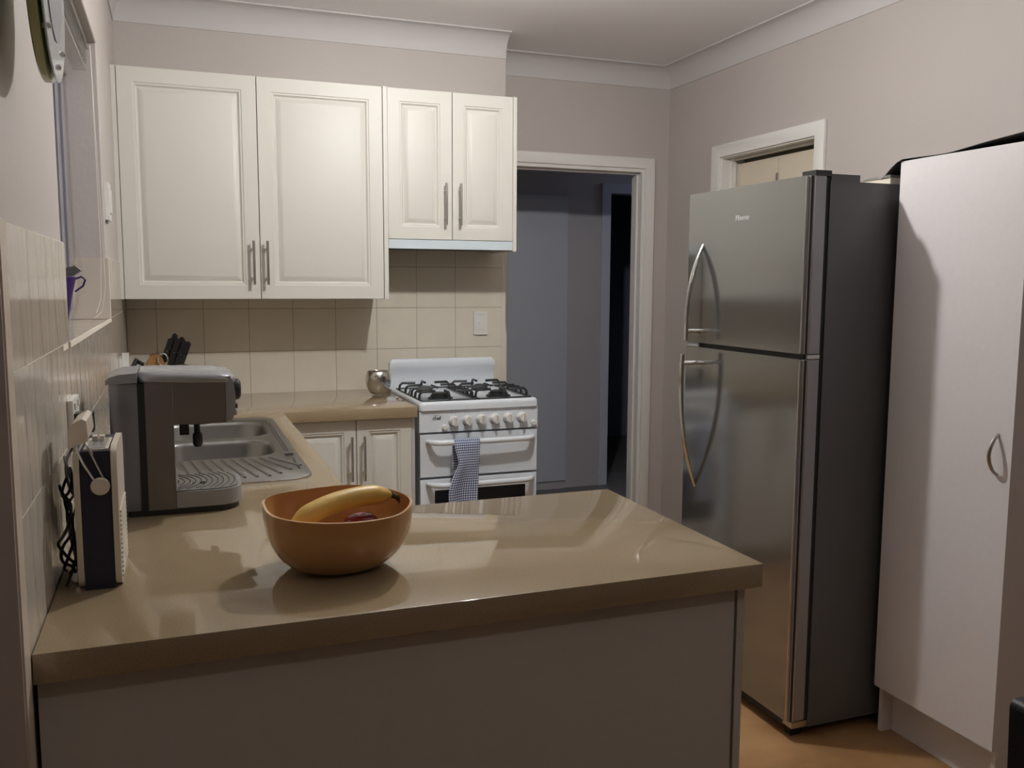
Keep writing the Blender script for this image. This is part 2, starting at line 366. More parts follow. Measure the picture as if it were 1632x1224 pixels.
# sink
sk = thing('kitchen_sink', 'stainless steel double bowl sink with ribbed drainer set in the left benchtop', 'sink', (.29, -1.37, .9))
def sink_deck():
    bm = bmesh.new(); z = .9035
    loops = [rrect(.035, -1.945, .535, -.80, .07, 8), rrect(.12, -1.255, .495, -.905, .09, 8), rrect(.12, -1.615, .482, -1.315, .09, 8)]
    es = []
    vs0 = []
    for L in loops:
        vs = [bm.verts.new((x, y, z)) for x, y in L]; vs0.append(vs)
        for i in range(len(vs)): es.append(bm.edges.new((vs[i], vs[(i+1) % len(vs)])))
    bmesh.ops.triangle_fill(bm, use_beauty=True, use_dissolve=False, edges=es)
    # outer lip down to the bench
    L2 = rrect(.030, -1.950, .540, -.795, .075, 8); v2 = [bm.verts.new((x, y, .9008)) for x, y in L2]; n = len(v2)
    for i in range(n): bm.faces.new((vs0[0][i], vs0[0][(i+1) % n], v2[(i+1) % n], v2[i]))
    for q in (1, 2):
        x0, y0, x1, y1 = ((.12, -1.255, .495, -.905), (.12, -1.615, .482, -1.315))[q-1]
        prev = vs0[q]
        for (ins, dz, rr) in ((.004, -.002, .088), (.008, -.012, .085), (.018, -.12, .075), (.035, -.15, .06), (.09, -.158, .05)):
            cur = [bm.verts.new((x, y, z+dz)) for x, y in rrect(x0+ins, y0+ins, x1-ins, y1-ins, rr, 8)]
            for i in range(len(cur)): bm.faces.new((prev[i], prev[(i+1) % len(cur)], cur[(i+1) % len(cur)], cur[i]))
            prev = cur
        bm.faces.new(prev)
    return bm
finish(sink_deck(), 'basin', 'steel', sk, smooth=50)
for i in range(14):
    xf = .10+.027*i; xn = .285+(xf-.25)*1.18; yn = -1.905 if xn < .44 else -1.905+.35*(xn-.44)*4
    yn = min(yn, -1.76)
    o = finish(T([(xf, -1.635, .9034), (xf+(xn-xf)*.15, -1.66, .9046), (xf+(xn-xf)*.9, -1.635+(yn+1.635)*.9, .9046), (xn, yn, .9034)], .0042, 8), 'drainer_rib', 'steel', sk)
finish(B((.511, -1.58, .9036, .516, -.97, .9042), (.512, -1.83, .9036, .517, -1.66, .9042)), 'overflow_slot', 'gasket', sk)
finish(T([(.508, -.93, .9035), (.508, -1.60, .9035)], .0035, 8), 'raised_edge', 'steel', sk)
finish(B((.497, -1.625, .9036, .522, -1.595, .910)), 'overflow_cap', 'steel', sk, bevel=.003)
for yy in (-1.08, -1.465):
    finish(La([(0, .7458), (.03, .7458), (.033, .7475), (.042, .7475), (.042, .7462)], (.30, yy, 0)), 'drain', 'chrome', sk)

def raised_door(x0, x1, z0, z1, y, inset=.055, t=.018):
    """door facing -y with front plane y: framed, grooved and raised centre panel"""
    bm = bmesh.new(); rings = []
    prof = [(0, t), (0, .0015), (.0015, 0), (inset-.003, 0), (inset, .003), (inset+.006, .0032), (inset+.012, .0115), (inset+.015, .0118), (inset+.035, .0014), (inset+.037, .0010)]
    for ins, d in prof:
        rings.append([bm.verts.new(p) for p in ((x0+ins, y+d, z0+ins), (x1-ins, y+d, z0+ins), (x1-ins, y+d, z1-ins), (x0+ins, y+d, z1-ins))])
    for A, C in zip(rings, rings[1:]):
        for k in range(4): bm.faces.new((A[k], A[(k+1) % 4], C[(k+1) % 4], C[k]))
    bm.faces.new(rings[-1]); bm.faces.new(rings[0][::-1])
    return bm
def bar_handle(x, z0, z1, y, parent, so=.032, r=.006):
    bm = bmesh.new(); yb = y-so
    tube(bm, [(x, yb, z0), (x, yb, z1)], r, 12)
    q = (z1-z0)*.17
    for z in (z0+q, z1-q): tube(bm, [(x, y+.0005, z), (x, yb, z)], r*.75, 8)
    return finish(bm, 'handle', 'handle', parent)
# wall cabinet over the bench
wc = thing('wall_cabinet', 'large ivory two-door wall cabinet with raised panels above the sink corner', 'cabinet', (.55, 0, 1.345))
ZB, ZT = 1.3458, 2.2744
finish(B((.003, -.308, ZB+.002, 1.089, -.002, ZT-.002)), 'carcass', 'cab', wc, bevel=.001)
finish(B((-.0055, -.328, ZB, .0125, -.308, ZT)), 'filler_strip', 'cab', wc, bevel=.001)
finish(B((1.0905, -.336, ZB-.001, 1.1095, -.002, ZT+.001)), 'end_panel', 'cab', wc, bevel=.001)
for a, b, hx in ((.0145, .5520, .525), (.5550, 1.0885, .582)):
    d = finish(raised_door(a, b, ZB, ZT, -.33, .062), 'door', 'cab', wc, smooth=20); bar_handle(hx, 1.407, 1.592, -.33, d)
# range hood cabinet
rc = thing('rangehood_cabinet', 'narrower ivory two-door wall cabinet directly above the white rangehood', 'cabinet', (1.41, 0, 1.6))
finish(B((1.1105, -.308, 1.6125, 1.7045, -.002, ZT-.002)), 'carcass', 'cab', rc, bevel=.001)
finish(B((1.7055, -.333, 1.567, 1.7235, -.002, ZT+.001)), 'end_panel', 'cab', rc, bevel=.001)
for a, b, hx in ((1.1115, 1.4087, 1.374), (1.4117, 1.7045, 1.443)):
    d = finish(raised_door(a, b, 1.6147, ZT, -.33, .058), 'door', 'cab', rc, smooth=20); bar_handle(hx, 1.681, 1.868, -.33, d)
hd = thing('rangehood', 'slim pale blue-white slide-out rangehood beneath the small cabinet', 'rangehood', (1.41, -.17, 1.57))
finish(B((1.1115, -.305, 1.577, 1.7045, -.004, 1.6115)), 'body', 'black', hd)
finish(B((1.1115, -.331, 1.572, 1.7045, -.306, 1.6125)), 'fascia', 'hood', hd, bevel=.0015)
finish(B((1.15, -.29, 1.5745, 1.66, -.03, 1.5768)), 'filter_mesh', 'soot', hd)
# base cabinet under the back bench
bc = thing('base_cabinet', 'ivory two-door base cabinet under the back benchtop left of the stove', 'cabinet', (.86, -.3, 0))
finish(B((.58, -.638, .10, 1.128, -.004, .853)), 'carcass', 'cab', bc)
finish(B((.58, -.60, 0, 1.145, -.58, .10)), 'kickboard', 'cab', bc)
finish(B((1.1295, -.655, 0, 1.1425, -.004, .853)), 'end_panel', 'panel_lam', bc, bevel=.001)
for a, b, hx in ((.601, .8905, .868), (.8935, 1.1275, .921)):
    d = finish(raised_door(a, b, .11, .850, -.66, .052), 'door', 'cab', bc, smooth=20); bar_handle(hx, .598, .785, -.66, d, r=.0055)
# sink base (faces the kitchen, seen only from the side)
sb = thing('sink_cabinet', 'ivory base cabinet carrying the sink along the left wall', 'cabinet', (.3, -1.5, 0))
finish(cells([-2.325, -.700], [.10, .853], lambda a, b: True, lambda u, v, t: (t, u, v), .545, .56), 'front_rail', 'cab', sb)
finish(B((.004, -2.325, .10, .545, -2.31, .853), (.004, -.715, .10, .545, -.700, .853), (.004, -2.31, .10, .545, -.715, .115)), 'carcass', 'cab', sb)
finish(B((.50, -2.325, 0, .515, -.70, .10)), 'kickboard', 'cab', sb)
for k in range(4):
    a = -2.323+.406*k
    d = finish(B((.5605, a, .11, .577, a+.402, .85)), 'door', 'cab', sb, bevel=.002)
    finish(T([(.605, a+.36, .6), (.605, a+.36, .78)], .0055), 'handle', 'handle', d)
# peninsula
pn = thing('peninsula_cabinet', 'plain grey-white laminate breakfast bar panel under the near benchtop', 'cabinet', (.6, -2.65, 0))
finish(B((.001, -2.938, .0, 1.1835, -2.929, .853)), 'back_panel', 'panel_lam', pn, bevel=.0008)
finish(B((1.187, -2.942, .0, 1.203, -2.35, .853)), 'end_panel', 'panel_lam', pn, bevel=.0008)
finish(B((.001, -2.928, .10, 1.186, -2.36, .852)), 'carcass', 'cab', pn)
for k in range(2):
    a = .60+.293*k
    d = finish(raised_door(a, a+.29, .11, .85, -2.359, .052), 'door', 'cab', pn, smooth=20)
    for v in d.data.vertices: v.co.y = -2.359*2-v.co.y+.018 if 0 else v.co.y

# ================================================================== STOVE
sv = thing('gas_stove', 'white freestanding gas stove with black trivets and six control knobs', 'stove', (1.44, -.35, 0))
SX0, SX1, SY = 1.166, 1.712, -.63
finish(B((SX0+.004, SY+.02, .09, SX1-.004, -.06, .872)), 'body', 'enamel', sv, bevel=.004)
def hob():
    bm = bmesh.new(); prev = None
    prof = [(0, .873), (0, .894), (.002, .903), (.007, .909), (.014, .911), (.022, .909), (.032, .904)]
    for ins, z in prof:
        cur = [bm.verts.new((x, y, z)) for x, y in rrect(SX0+ins, SY-.022+ins, SX1-ins, -.085-ins*.5, max(.018-ins*.4, .004), 5)]
        if prev:
            for i in range(len(cur)): bm.faces.new((prev[i], prev[(i+1) % len(cur)], cur[(i+1) % len(cur)], cur[i]))
        else: bm.faces.new(cur[::-1])
        prev = cur
    bm.faces.new(prev); return bm
finish(hob(), 'hob', 'enamel', sv, smooth=60)
# splashback
bm = bmesh.new(); prev = None
sp = [(-.06, .905), (-.085, .905), (-.081, .95), (-.080, .980), (-.096, 1.004), (-.097, 1.036), (-.093, 1.045), (-.086, 1.050), (-.066, 1.050), (-.06, 1.045)]
sx0, sx1, rr_ = SX0-.002, SX1-.012, .022
for t in [0, .15, .3, .5, .75, 1]+[-1, -.75, -.5, -.3, -.15, 0]:
    a = abs(t)*PI/2; off = rr_*(1-math.cos(a)); drop = rr_*(1-math.sin(a))
    x = sx0+off if not (prev and prev[0].co.x > (sx0+sx1)/2) and t >= 0 else sx1-off
    cur = [bm.verts.new((x, y, z-drop*max(0, (z-.98)/.07))) for y, z in sp]
    if prev:
        for k in range(len(sp)): bm.faces.new((prev[k], prev[(k+1) % len(sp)], cur[(k+1) % len(sp)], cur[k]))
    else: bm.faces.new(cur)
    prev = cur
bm.faces.new(prev[::-1])
finish(bm, 'splashback', 'enamel', sv, smooth=50)
# burners and trivets
for bx in (1.30, 1.575):
    for by, rr in ((-.50, .045), (-.24, .036)):
        finish(La([(rr*1.25, .9045), (rr*1.25, .911), (rr, .914), (rr, .921), (rr*.85, .922), (rr*.85, .93), (rr*.7, .933), (0, .933)], (bx, by, 0), n=24), 'burner', 'soot' if by > -.3 else 'iron', sv)
def trivet(x0, x1, y0, y1):
    bm = bmesh.new(); r = .0042; z = .912; zt = .945
    tube(bm, [(x0, y0, z), (x1, y0, z)], r, 6); tube(bm, [(x0, y1, z), (x1, y1, z)], r, 6)
    tube(bm, [(x0, y0, z), (x0, y1, z)], r, 6); tube(bm, [(x1, y0, z), (x1, y1, z)], r, 6)
    cx = (x0+x1)/2
    for by in (y0+(y1-y0)*.25, y0+(y1-y0)*.75):
        for dy in (-.062, .062) if by > y0+.2 else (-.075, .0, .068):
            for sx, xe in ((-1, x0), (1, x1)):
                reach = .05 if abs(dy) > .05 else .045
                L = .075 if abs(dy) > .05 else .072
                y = by+dy*.95
                tube(bm, [(xe, y, z), (xe-sx*.003, y, zt-.010), (xe-sx*.014, y, zt), (xe-sx*(L), by+dy*(.8), zt), ], r*1.4, 8)
    for ye, sy in ((y0, 1), (y1, -1)):
        tube(bm, [(cx, ye, z), (cx, ye+sy*.003, zt-.01), (cx, ye+sy*.014, zt), (cx, ye+sy*.07, zt)], r*1.4, 8)
    tube(bm, [(cx, (y0+y1)/2-.05, zt), (cx, (y0+y1)/2+.05, zt)], r*1.15, 6)
    tube(bm, [(x0, (y0+y1)/2, z), (x0+.012, (y0+y1)/2, zt-.004), (x1-.012, (y0+y1)/2, zt-.004), (x1, (y0+y1)/2, z)], r, 6)
    return bm
finish(trivet(1.186, 1.432, -.612, -.135), 'trivet', 'iron', sv)
finish(trivet(1.444, 1.690, -.612, -.135), 'trivet', 'iron', sv)
# control panel
finish(B((SX0, SY-.012, .778, SX1, SY+.03, .870)), 'control_panel', 'enamel', sv, bevel=.006, seg=3)
kx = [1.320, 1.383, 1.445, 1.508, 1.571, 1.636]
for i, x in enumerate(kx):
    z = .8245+.0008*i; y = SY-.0125
    bm = La([(0, 0), (.0215, 0), (.0215, -.008), (.019, -.012), (.019, -.026), (.0175, -.029), (0, -.029)], (x, y, z), 'y', 24)
    k = finish(bm, 'knob', 'knob', sv)
    finish(B((x-.005, y-.038, z-.019, x+.005, y-.027, z+.019)), 'grip', 'knob', k, bevel=.002)
    finish(B((x-.0009, y-.0386, z-.016, x+.0009, y-.0375, z+.016)), 'marker_line', 'greyplast', k)
    bm = bmesh.new(); tube(bm, [(x+.026*math.cos(a), y-.0003, z+.026*math.sin(a)) for a in [PI*(1.02+.36*t/6) for t in range(7)]], [.0004+.0002*t for t in range(7)], 6)
    finish(bm, 'heat_mark', 'logodark', sv)
    finish(B((x-.012, y-.0003, z+.031, x-.008, y+.0003, z+.035), (x+.004, y-.0003, z+.032, x+.008, y+.0003, z+.035)), 'dial_print', 'greyplast', sv)
for x in (1.279, 1.692):
    finish(La([(0, 0), (.012, 0), (.012, -.010), (.0095, -.013), (0, -.013)], (x, SY-.0125, .798), 'y', 20), 'button', 'knob', sv)
text('chef', .022, 'logo', 'logodark', sv, Matrix.Translation((1.243, SY-.0125, .838)) @ Matrix.Rotation(PI/2, 4, 'X'), bold=.0004)
bm = bmesh.new(); tube(bm, [(1.240+.008*math.cos(a), SY-.0128, .847+.005*math.sin(a)) for a in [PI*t/8 for t in range(9)]], .0006, 6); finish(bm, 'logo_hat', 'logodark', sv)
# grill door, oven door, drawer
def front(z0, z1, name, m='enamel'): return finish(B((SX0+.003, SY-.012, z0, SX1-.003, SY+.025, z1)), name, m, sv, bevel=.006, seg=3)
gd = front(.582, .769, 'grill_door'); 
od = finish(cells([SX0+.003, 1.234, 1.656, SX1-.003], [.20, .27, .520, .571], lambda x, z: not (1.234 < x < 1.656 and .27 < z < .52), lambda u, v, t: (u, t, v), SY-.012, SY+.018), 'oven_door', 'enamel', sv, bevel=.003)
finish(B((1.228, SY-.008, .265, 1.662, SY-.004, .525)), 'window_glass', 'ovenglass', od)
front(.10, .192, 'drawer')
for lx in (SX0+.02, SX1-.06):
    for ly in (SY+.04, -.14): finish(B((lx, ly, 0, lx+.04, ly+.04, .09)), 'leg', 'black', sv)
def bow_handle(z, parent, x0=1.200, x1=1.690):
    pts = []; yb = SY-.012; n = 22; rad = []
    for k in range(n+1):
        t = k/n; e = min(t, 1-t)
        out = .050*(1-(1-min(1, e/.10))**2)+.006*math.sin(PI*t); pts.append((x0+(x1-x0)*t, yb-.002-out, z+.010*math.sin(PI*t)*0)); rad.append(.0125 if e > .02 else .009)
    return finish(T(pts, rad, 14), 'handle', 'enamel', parent)
bow_handle(.7385, gd); bow_handle(.553, od)
# tea towel over the grill handle
def towel():
    bm = bmesh.new(); uvl = bm.loops.layers.uv.new('UVMap'); nu, nv = 22, 34; V = {}; UV = {}
    hz, hy, r = .7385, SY-.014-.055, .0155
    L1, L2 = .36, .12
    for j in range(nv+1):
        s = -L2+(L1+L2+PI*r)*j/nv          # arc length: behind, over, then down in front
        if s < 0: y, z = hy+r, hz+s
        elif s < PI*r: a = s/r; y, z = hy+r*math.cos(a), hz+r*math.sin(a)
        else: y, z = hy-r, hz-(s-PI*r)
        d = max(0, s-PI*r)
        for i in range(nu+1):
            t = i/nu; wtop = .118; wd = wtop+.02*min(1, d/.2)
            pinch = math.exp(-((d-.085)/.05)**2)*.014
            xl = 1.300+pinch*1.2-(.030*min(1, max(0, d-.09)/.12)); xr = 1.420-.004-(.012*min(1, d/.25))
            x = xl+(xr-xl)*t
            yy = y-(.004*math.sin(t*9+1)+.004)*min(1, d/.08)-(.010*math.sin(t*5.5+d*4)*min(1, d/.15) if d > 0 else 0)
            V[i, j] = bm.verts.new((x, yy, z)); UV[i, j] = (t*.135, s)
    for j in range(nv):
        for i in range(nu):
            q = [(i, j), (i+1, j), (i+1, j+1), (i, j+1)]; f = bm.faces.new([V[k] for k in q])
            for l, k in zip(f.loops, q): l[uvl].uv = UV[k]
    return bm
tw = finish(towel(), 'tea_towel', 'gingham', smooth=80); md = tw.modifiers.new('thick', 'SOLIDIFY'); md.thickness = .002; md.offset = 0
tag(tw, 'blue and white gingham tea towel hanging over the stove\'s upper handle', 'towel')

# ================================================================== FRIDGE
fr = thing('refrigerator', 'tall stainless steel top-freezer refrigerator with curved handles beside the white pantry', 'fridge', (2.3, -1.82, 0))
FX, FY0, FY1 = 1.945, -2.15, -1.50
finish(B((2.022, FY0+.002, .035, 2.60, FY1-.002, 1.722)), 'body', 'fr_side', fr, bevel=.004)
def fr_door(z0, z1, name):
    d = finish(B((FX, FY0+.012, z0, FX+.058, FY1, z1)), name, 'fr_door', fr, bevel=.004)
    finish(B((FX+.004, FY0, z0+.001, FX+.060, FY0+.0125, z1-.001)), 'edge_panel', 'fr_edge', d, bevel=.002)
    finish(T([(FX+.001, FY0+.009, z0+.004), (FX+.001, FY0+.009, z1-.003)], .0055, 12), 'chrome_strip', 'handle', d)
    finish(B((FX+.007, FY0-.0008, z0+.002, FX+.014, FY0+.002, z1-.002)), 'groove', 'gasket', d)
    finish(T([(FX+.018, FY0+.001, z0+.002), (FX+.018, FY0+.001, z1-.002)], .0032, 10), 'chrome_strip', 'handle', d)
    return d
fd = fr_door(1.212, 1.735, 'freezer_door'); ld = fr_door(.062, 1.196, 'fridge_door')
finish(B((FX+.0605, FY0+.006, .062, 2.0215, FY1-.006, 1.73)), 'gasket', 'gasket', fr)
finish(B((FX+.012, FY0+.012, 1.1965, FX+.058, FY1-.004, 1.2115)), 'door_gap', 'gasket', fr)
finish(B((FX+.004, FY1-.075, 1.197, FX+.05, FY1-.002, 1.2112)), 'hinge_cover', 'fr_edge', fr, bevel=.001)
finish(B((FX+.018, FY0+.001, 1.198, FX+.062, FY0+.03, 1.210)), 'centre_hinge', 'handle', fr, bevel=.001)
finish(B((FX+.028, FY0+.008, 1.7355, FX+.085, FY0+.07, 1.752)), 'top_hinge', 'black', fr, bevel=.005)
finish(B((2.035, FY0+.015, 1.7225, 2.14, FY0+.10, 1.744)), 'hinge_box', 'fr_side', fr, bevel=.003)
for lx in (1.98, 2.5):
    for ly in (FY0+.03, FY1-.06): finish(B((lx, ly, 0, lx+.04, ly+.03, .0345)), 'foot', 'black', fr)
finish(B((FX+.02, FY0+.006, .036, FX+.11, FY0+.05, .056)), 'bottom_hinge', 'handle', fr, bevel=.003)
finish(B((FX+.03, FY0+.05, .02, FX+.06, FY1-.01, .061)), 'kick_grille', 'gasket', fr)
def fr_handle(pts, so, parent):
    P = [Vector(p) for p in pts]; out = []
    n = 20
    for k in range(n+1):     # quadratic bezier
        t = k/n; out.append((1-t)**2*P[0]+2*t*(1-t)*P[1]+t*t*P[2])
    h = finish(T(out, [.0052+.0035*min(1, i/6) for i in range(n+1)], 12), 'handle', 'chrome', parent)
    finish(T([so, (FX+.0005, so[1]-.012, so[2])], .0075, 10), 'standoff', 'chrome', h)
fr_handle([(FX+.003, -1.592, 1.556), (FX-.072, -1.605, 1.43), (FX-.066, -1.605, 1.222)], (FX-.068, -1.605, 1.254), fd)
fr_handle([(FX+.003, -1.580, .690), (FX-.095, -1.605, .90), (FX-.078, -1.605, 1.175)], (FX-.079, -1.605, 1.143), ld)
Rf = Matrix(((0, 0, -1, 0), (-1, 0, 0, 0), (0, 1, 0, 0), (0, 0, 0, 1)))
text('Hisense', .024, 'logo', 'logo', fd, Matrix.Translation((FX-.0003, -1.823, 1.634)) @ Rf, bold=.0003)

# ================================================================== PANTRY
pt = thing('pantry_cupboard', 'tall white laminate pantry cupboard with one plain door right of the fridge', 'cupboard', (2.57, -2.4, 0))
PX, PY0, PY1 = 2.252, -2.620, -2.178
finish(B((PX, PY0, .151, PX+.018, PY1, 1.785)), 'door', 'white_lam', pt, bevel=.0015)
finish(B((PX+.0195, PY0+.004, .151, 2.90, PY1-.004, 1.783)), 'carcass', 'white_lam', pt, bevel=.001)
finish(B((PX+.060, PY0+.018, .0, PX+.076, PY1-.020, .1505)), 'kickboard', 'white_lam', pt)
finish(B((PX+.0195, PY0+.003, 0, 2.90, PY0+.017, .1505)), 'side_panel', 'white_lam', pt, bevel=.001)
finish(B((PX+.0195, PY1-.019, 0, 2.90, PY1-.004, .1505)), 'side_panel', 'white_lam', pt, bevel=.001)
pts = [(PX+.001, -2.577, .914)]+[(PX-.031*math.sin(PI*t/14)**.75, -2.5765, .914+.110*t/14) for t in range(1, 14)]+[(PX+.001, -2.576, 1.024)]
finish(T(pts, [.0042+.0012*math.sin(PI*i/14) for i in range(15)], 10), 'handle', 'handle', pt)
# black plastic sheet lying on the pantry, its corner drooping over the far edge
def sheet():
    bm = bmesh.new(); nu, nv = 30, 20; V = {}
    for i in range(nu+1):
        for j in range(nv+1):
            u = i/nu; v = j/nv
            y = -2.105-.62*u; x = PX-.003+.45*v
            z = 1.7862+.062*max(0, u-.38)**1.25*(1-.3*v)+.0012*(1+math.sin(11*u+4*v))*min(1,u/.1)
            dr = max(0, 1-u/.13); z = z-.048*dr**1.3
            z += .006*v*(1+math.sin(3*v+u*6))
            V[i, j] = bm.verts.new((x-.004*math.sin(u*14)*(1-v), y, z))
    for i in range(nu):
        for j in range(nv): bm.faces.new((V[i, j], V[i+1, j], V[i+1, j+1], V[i, j+1]))
    return bm
bs = finish(sheet(), 'plastic_sheet', 'sheet', smooth=80); md = bs.modifiers.new('thick', 'SOLIDIFY'); md.thickness = .0015; md.offset = 1
tag(bs, 'black plastic sheet lying on top of the white pantry, corner drooping over the fridge', 'sheet')
tb = thing('storage_tub', 'small clear and cream tub on the fridge beneath the black sheet', 'tub', (2.30, -2.09, 1.722))
finish(B((2.250, -2.140, 1.7225, 2.36, -2.03, 1.742)), 'base', 'cream', tb, bevel=.006)
finish(B((2.246, -2.144, 1.7425, 2.364, -2.026, 1.750)), 'lid', 'clear', tb, bevel=.003)

# ================================================================== THINGS ON THE BENCH
# fruit bowl
fb = thing('fruit_bowl', 'glossy amber-brown squarish bowl with uneven rim on the breakfast bar', 'bowl', (.475, -2.715, .9))
RIM = [(.339, -2.724, 1.0245), (.350, -2.800, 1.0225), (.405, -2.838, 1.0165), (.485, -2.846, 1.0125), (.560, -2.822, 1.0125), (.601, -2.762, 1.0195), (.597, -2.690, 1.0215), (.570, -2.632, 1.0205), (.513, -2.594, 1.022), (.440, -2.600, 1.0215), (.375, -2.628, 1.0225), (.346, -2.672, 1.0245)]
def rim(a):
    n = len(RIM); t = a/(2*PI)*n; i = int(t) % n; t -= int(t)
    p = [Vector(RIM[(i+k) % n]) for k in (-1, 0, 1, 2)]
    return .5*((2*p[1])+(-p[0]+p[2])*t+(2*p[0]-5*p[1]+4*p[2]-p[3])*t*t+(-p[0]+3*p[1]-3*p[2]+p[3])*t*t*t)
def bowl_pt(a, s, off=0, lift=0):
    """s 0 base..1 rim, morphing from a round foot to the uneven squarish rim"""
    q = rim(a); c = Vector((.470, -2.712, 0)); d = Vector((q.x-c.x, q.y-c.y)); L = d.length; d /= L
    f = 1-(1-s)**2.5; rad = (.066+(L-.066)*f)-off
    return (c.x+d.x*rad, c.y+d.y*rad, .9006+lift+(q.z-.9006)*s**1.25)
bm = bmesh.new(); n, ms = 64, 14; rows = []
for k in range(ms+1): rows.append([bm.verts.new(bowl_pt(2*PI*i/n, k/ms)) for i in range(n)])
for k in range(ms, -1, -1): rows.append([bm.verts.new(bowl_pt(2*PI*i/n, k/ms, .0045, .0045 if k < ms else .0005)) for i in range(n)])
for A, C in zip(rows, rows[1:]):
    for i in range(n): bm.faces.new((A[i], A[(i+1) % n], C[(i+1) % n], C[i]))
bm.faces.new(rows[0][::-1]); bm.faces.new(rows[-1])
finish(bm, 'shell', 'bowl', fb, smooth=70)
# banana
bn = thing('banana', 'single ripe yellow banana lying diagonally in the amber bowl', 'banana', (.475, -2.72, .985))
def banana():
    bm = bmesh.new(); n = 20; path = []; rad = []
    A, Cc, E_ = Vector((.376, -2.775, .992)), Vector((.462, -2.728, 1.040)), Vector((.578, -2.690, 1.018))
    for k in range(n+1):
        t = k/n; path.append((1-t)**2*A+2*t*(1-t)*Cc+t*t*E_); rad.append(.0225*min(1, (.22+t*4.5))*min(1, (.38+(1-t)*5)))
    tube(bm, path, rad, 6); return bm, path
bmb, bp = banana()
o = finish(bmb, 'skin', 'banana', bn, smooth=80); md = o.modifiers.new('s', 'SUBSURF'); md.levels = 2; md.render_levels = 2
e = bp[-1]; finish(T([e, e+Vector((.008, .000, -.004)), e+Vector((.016, -.002, -.012)), e+Vector((.020, -.004, -.022))], [.0062, .0045, .0035, .0045], 8), 'stem', 'bananatip', bn)
finish(T([bp[0], bp[0]-Vector((.005, .002, .004))], [.006, .003], 8), 'tip', 'bananatip', bn)
ap = thing('apple', 'dark red apple half hidden under the banana in the bowl', 'apple', (.512, -2.752, .925))
ac = (.516, -2.712, .962)
finish(La([(0, -.026), (.012, -.030), (.024, -.024), (.033, -.008), (.035, .008), (.030, .022), (.018, .030), (.008, .029), (0, .024)], ac, n=28), 'flesh', 'apple', ap, smooth=80)

# radio
rd = thing('portable_radio', 'slim retro radio, navy ends and cream faces, against the left tiled wall', 'radio', (.075, -2.585, .9))
RX0, RX1, RY0, RY1 = .040, .101, -2.712, -2.535
finish(B((RX0+.008, RY0, .9005, RX1-.006, RY1, 1.137)), 'body', 'navy', rd, bevel=.003)
def shell(x0, x1):
    bm = bmesh.new(); prism(bm, rrect(RY0-.004, .9005, RY1+.004, 1.143, .03, 6), 'x', x0, x1); return bm
finish(shell(RX0-.002, RX0+.0075), 'front_shell' if 0 else 'rear_shell', 'cream', rd, bevel=.003)
fs = finish(shell(RX1-.0055, RX1+.004), 'front_shell', 'cream', rd, bevel=.003)
bm = bmesh.new()
for k in range(15): addbox(bm, RX1+.0042, RY0+.012, .915+.008*k, RX1+.007, RY1-.02, .919+.008*k)
finish(bm, 'speaker_grille', 'cream', fs)
finish(B((RX0+.0135, RY0+.010, 1.1372, RX1-.009, RY1-.05, 1.1395)), 'control_frame', 'cream', rd)
cpn = finish(B((RX0+.018, RY0+.015, 1.1396, RX1-.014, RY1-.055, 1.1404)), 'control_plate', 'lightgrey', rd)
for j, xx in enumerate((RX0+.026, RX1-.024)):
    for k in range(8): finish(B((xx-.003, RY0+.025+.006*k, 1.1405, xx+.003, RY0+.027+.006*k, 1.1409)), 'dial_mark', 'cream', cpn) if k % 2 == 0 else None
    finish(B((xx-.004, RY0+.085, 1.1405, xx+.004, RY0+.105, 1.149)), 'slider_button', 'cream', cpn, bevel=.001)
for k in range(3): finish(B((RX0-.0028, RY0-.001+.0, 1.065-.012*k, RX0+.002, RY0+.012, 1.069-.012*k)), 'vent_slot', 'black', rd)
# carry handle: disc pivot, two chrome rods, cream grip
h = finish(La([(0, 0), (.0150, 0), (.0150, -.004), (.013, -.006), (0, -.006)], (.0785, RY0-.006, 1.079), 'y', 28), 'pivot_disc', 'cream', rd)
finish(T([(.070, RY0-.005, 1.088), (.055, RY0-.008, 1.118), (.046, RY0-.010, 1.142), (.044, RY0-.004, 1.155)], .0022, 8), 'handle_rod', 'chrome', h)
finish(T([(.084, RY0-.005, 1.092), (.070, RY0-.008, 1.128), (.063, RY0-.010, 1.146), (.058, RY0-.004, 1.158)], .0022, 8), 'handle_rod', 'chrome', h)
bm = bmesh.new(); prism(bm, [(.033, 1.146), (.037, 1.146), (.061, 1.156), (.064, 1.164), (.062, 1.190), (.056, 1.194), (.040, 1.186), (.034, 1.176)], 'y', RY0-.012, RY0+.10)
finish(bm, 'grip', 'cream', rd, bevel=.003)
# tangle of black leads between radio and wall
cw = thing('cable_tangle', 'tangle of black leads squeezed between the radio and the tiled wall', 'cable', (.02, -2.6, .9))
random.seed(8)
for q in range(5):
    P0 = []; y = -2.70+.03*q
    for k in range(140):
        t = k/139; P0.append((.018+.009*math.sin(11*t+q*2), y+.03*math.sin(9*t+q*1.3)+.04*t, .908+.19*t*(.85+.06*q)+.004*math.sin(19*t+q)))
    finish(T(P0, .0026, 6), 'lead', 'black', cw)
ol = thing('power_outlet', 'white double power outlet on the left wall above the radio', 'outlet', (.002, -2.33, 1.15))
finish(B((.0005, -2.40, 1.115, .011, -2.28, 1.185)), 'plate', 'knob', ol, bevel=.003)
for yy in (-2.37, -2.31): finish(B((.0112, yy-.006, 1.165, .0145, yy+.006, 1.178)), 'switch', 'knob', ol, bevel=.001)
finish(B((.0112, -2.39, 1.12, .045, -2.35, 1.158)), 'plug', 'black', ol, bevel=.006)

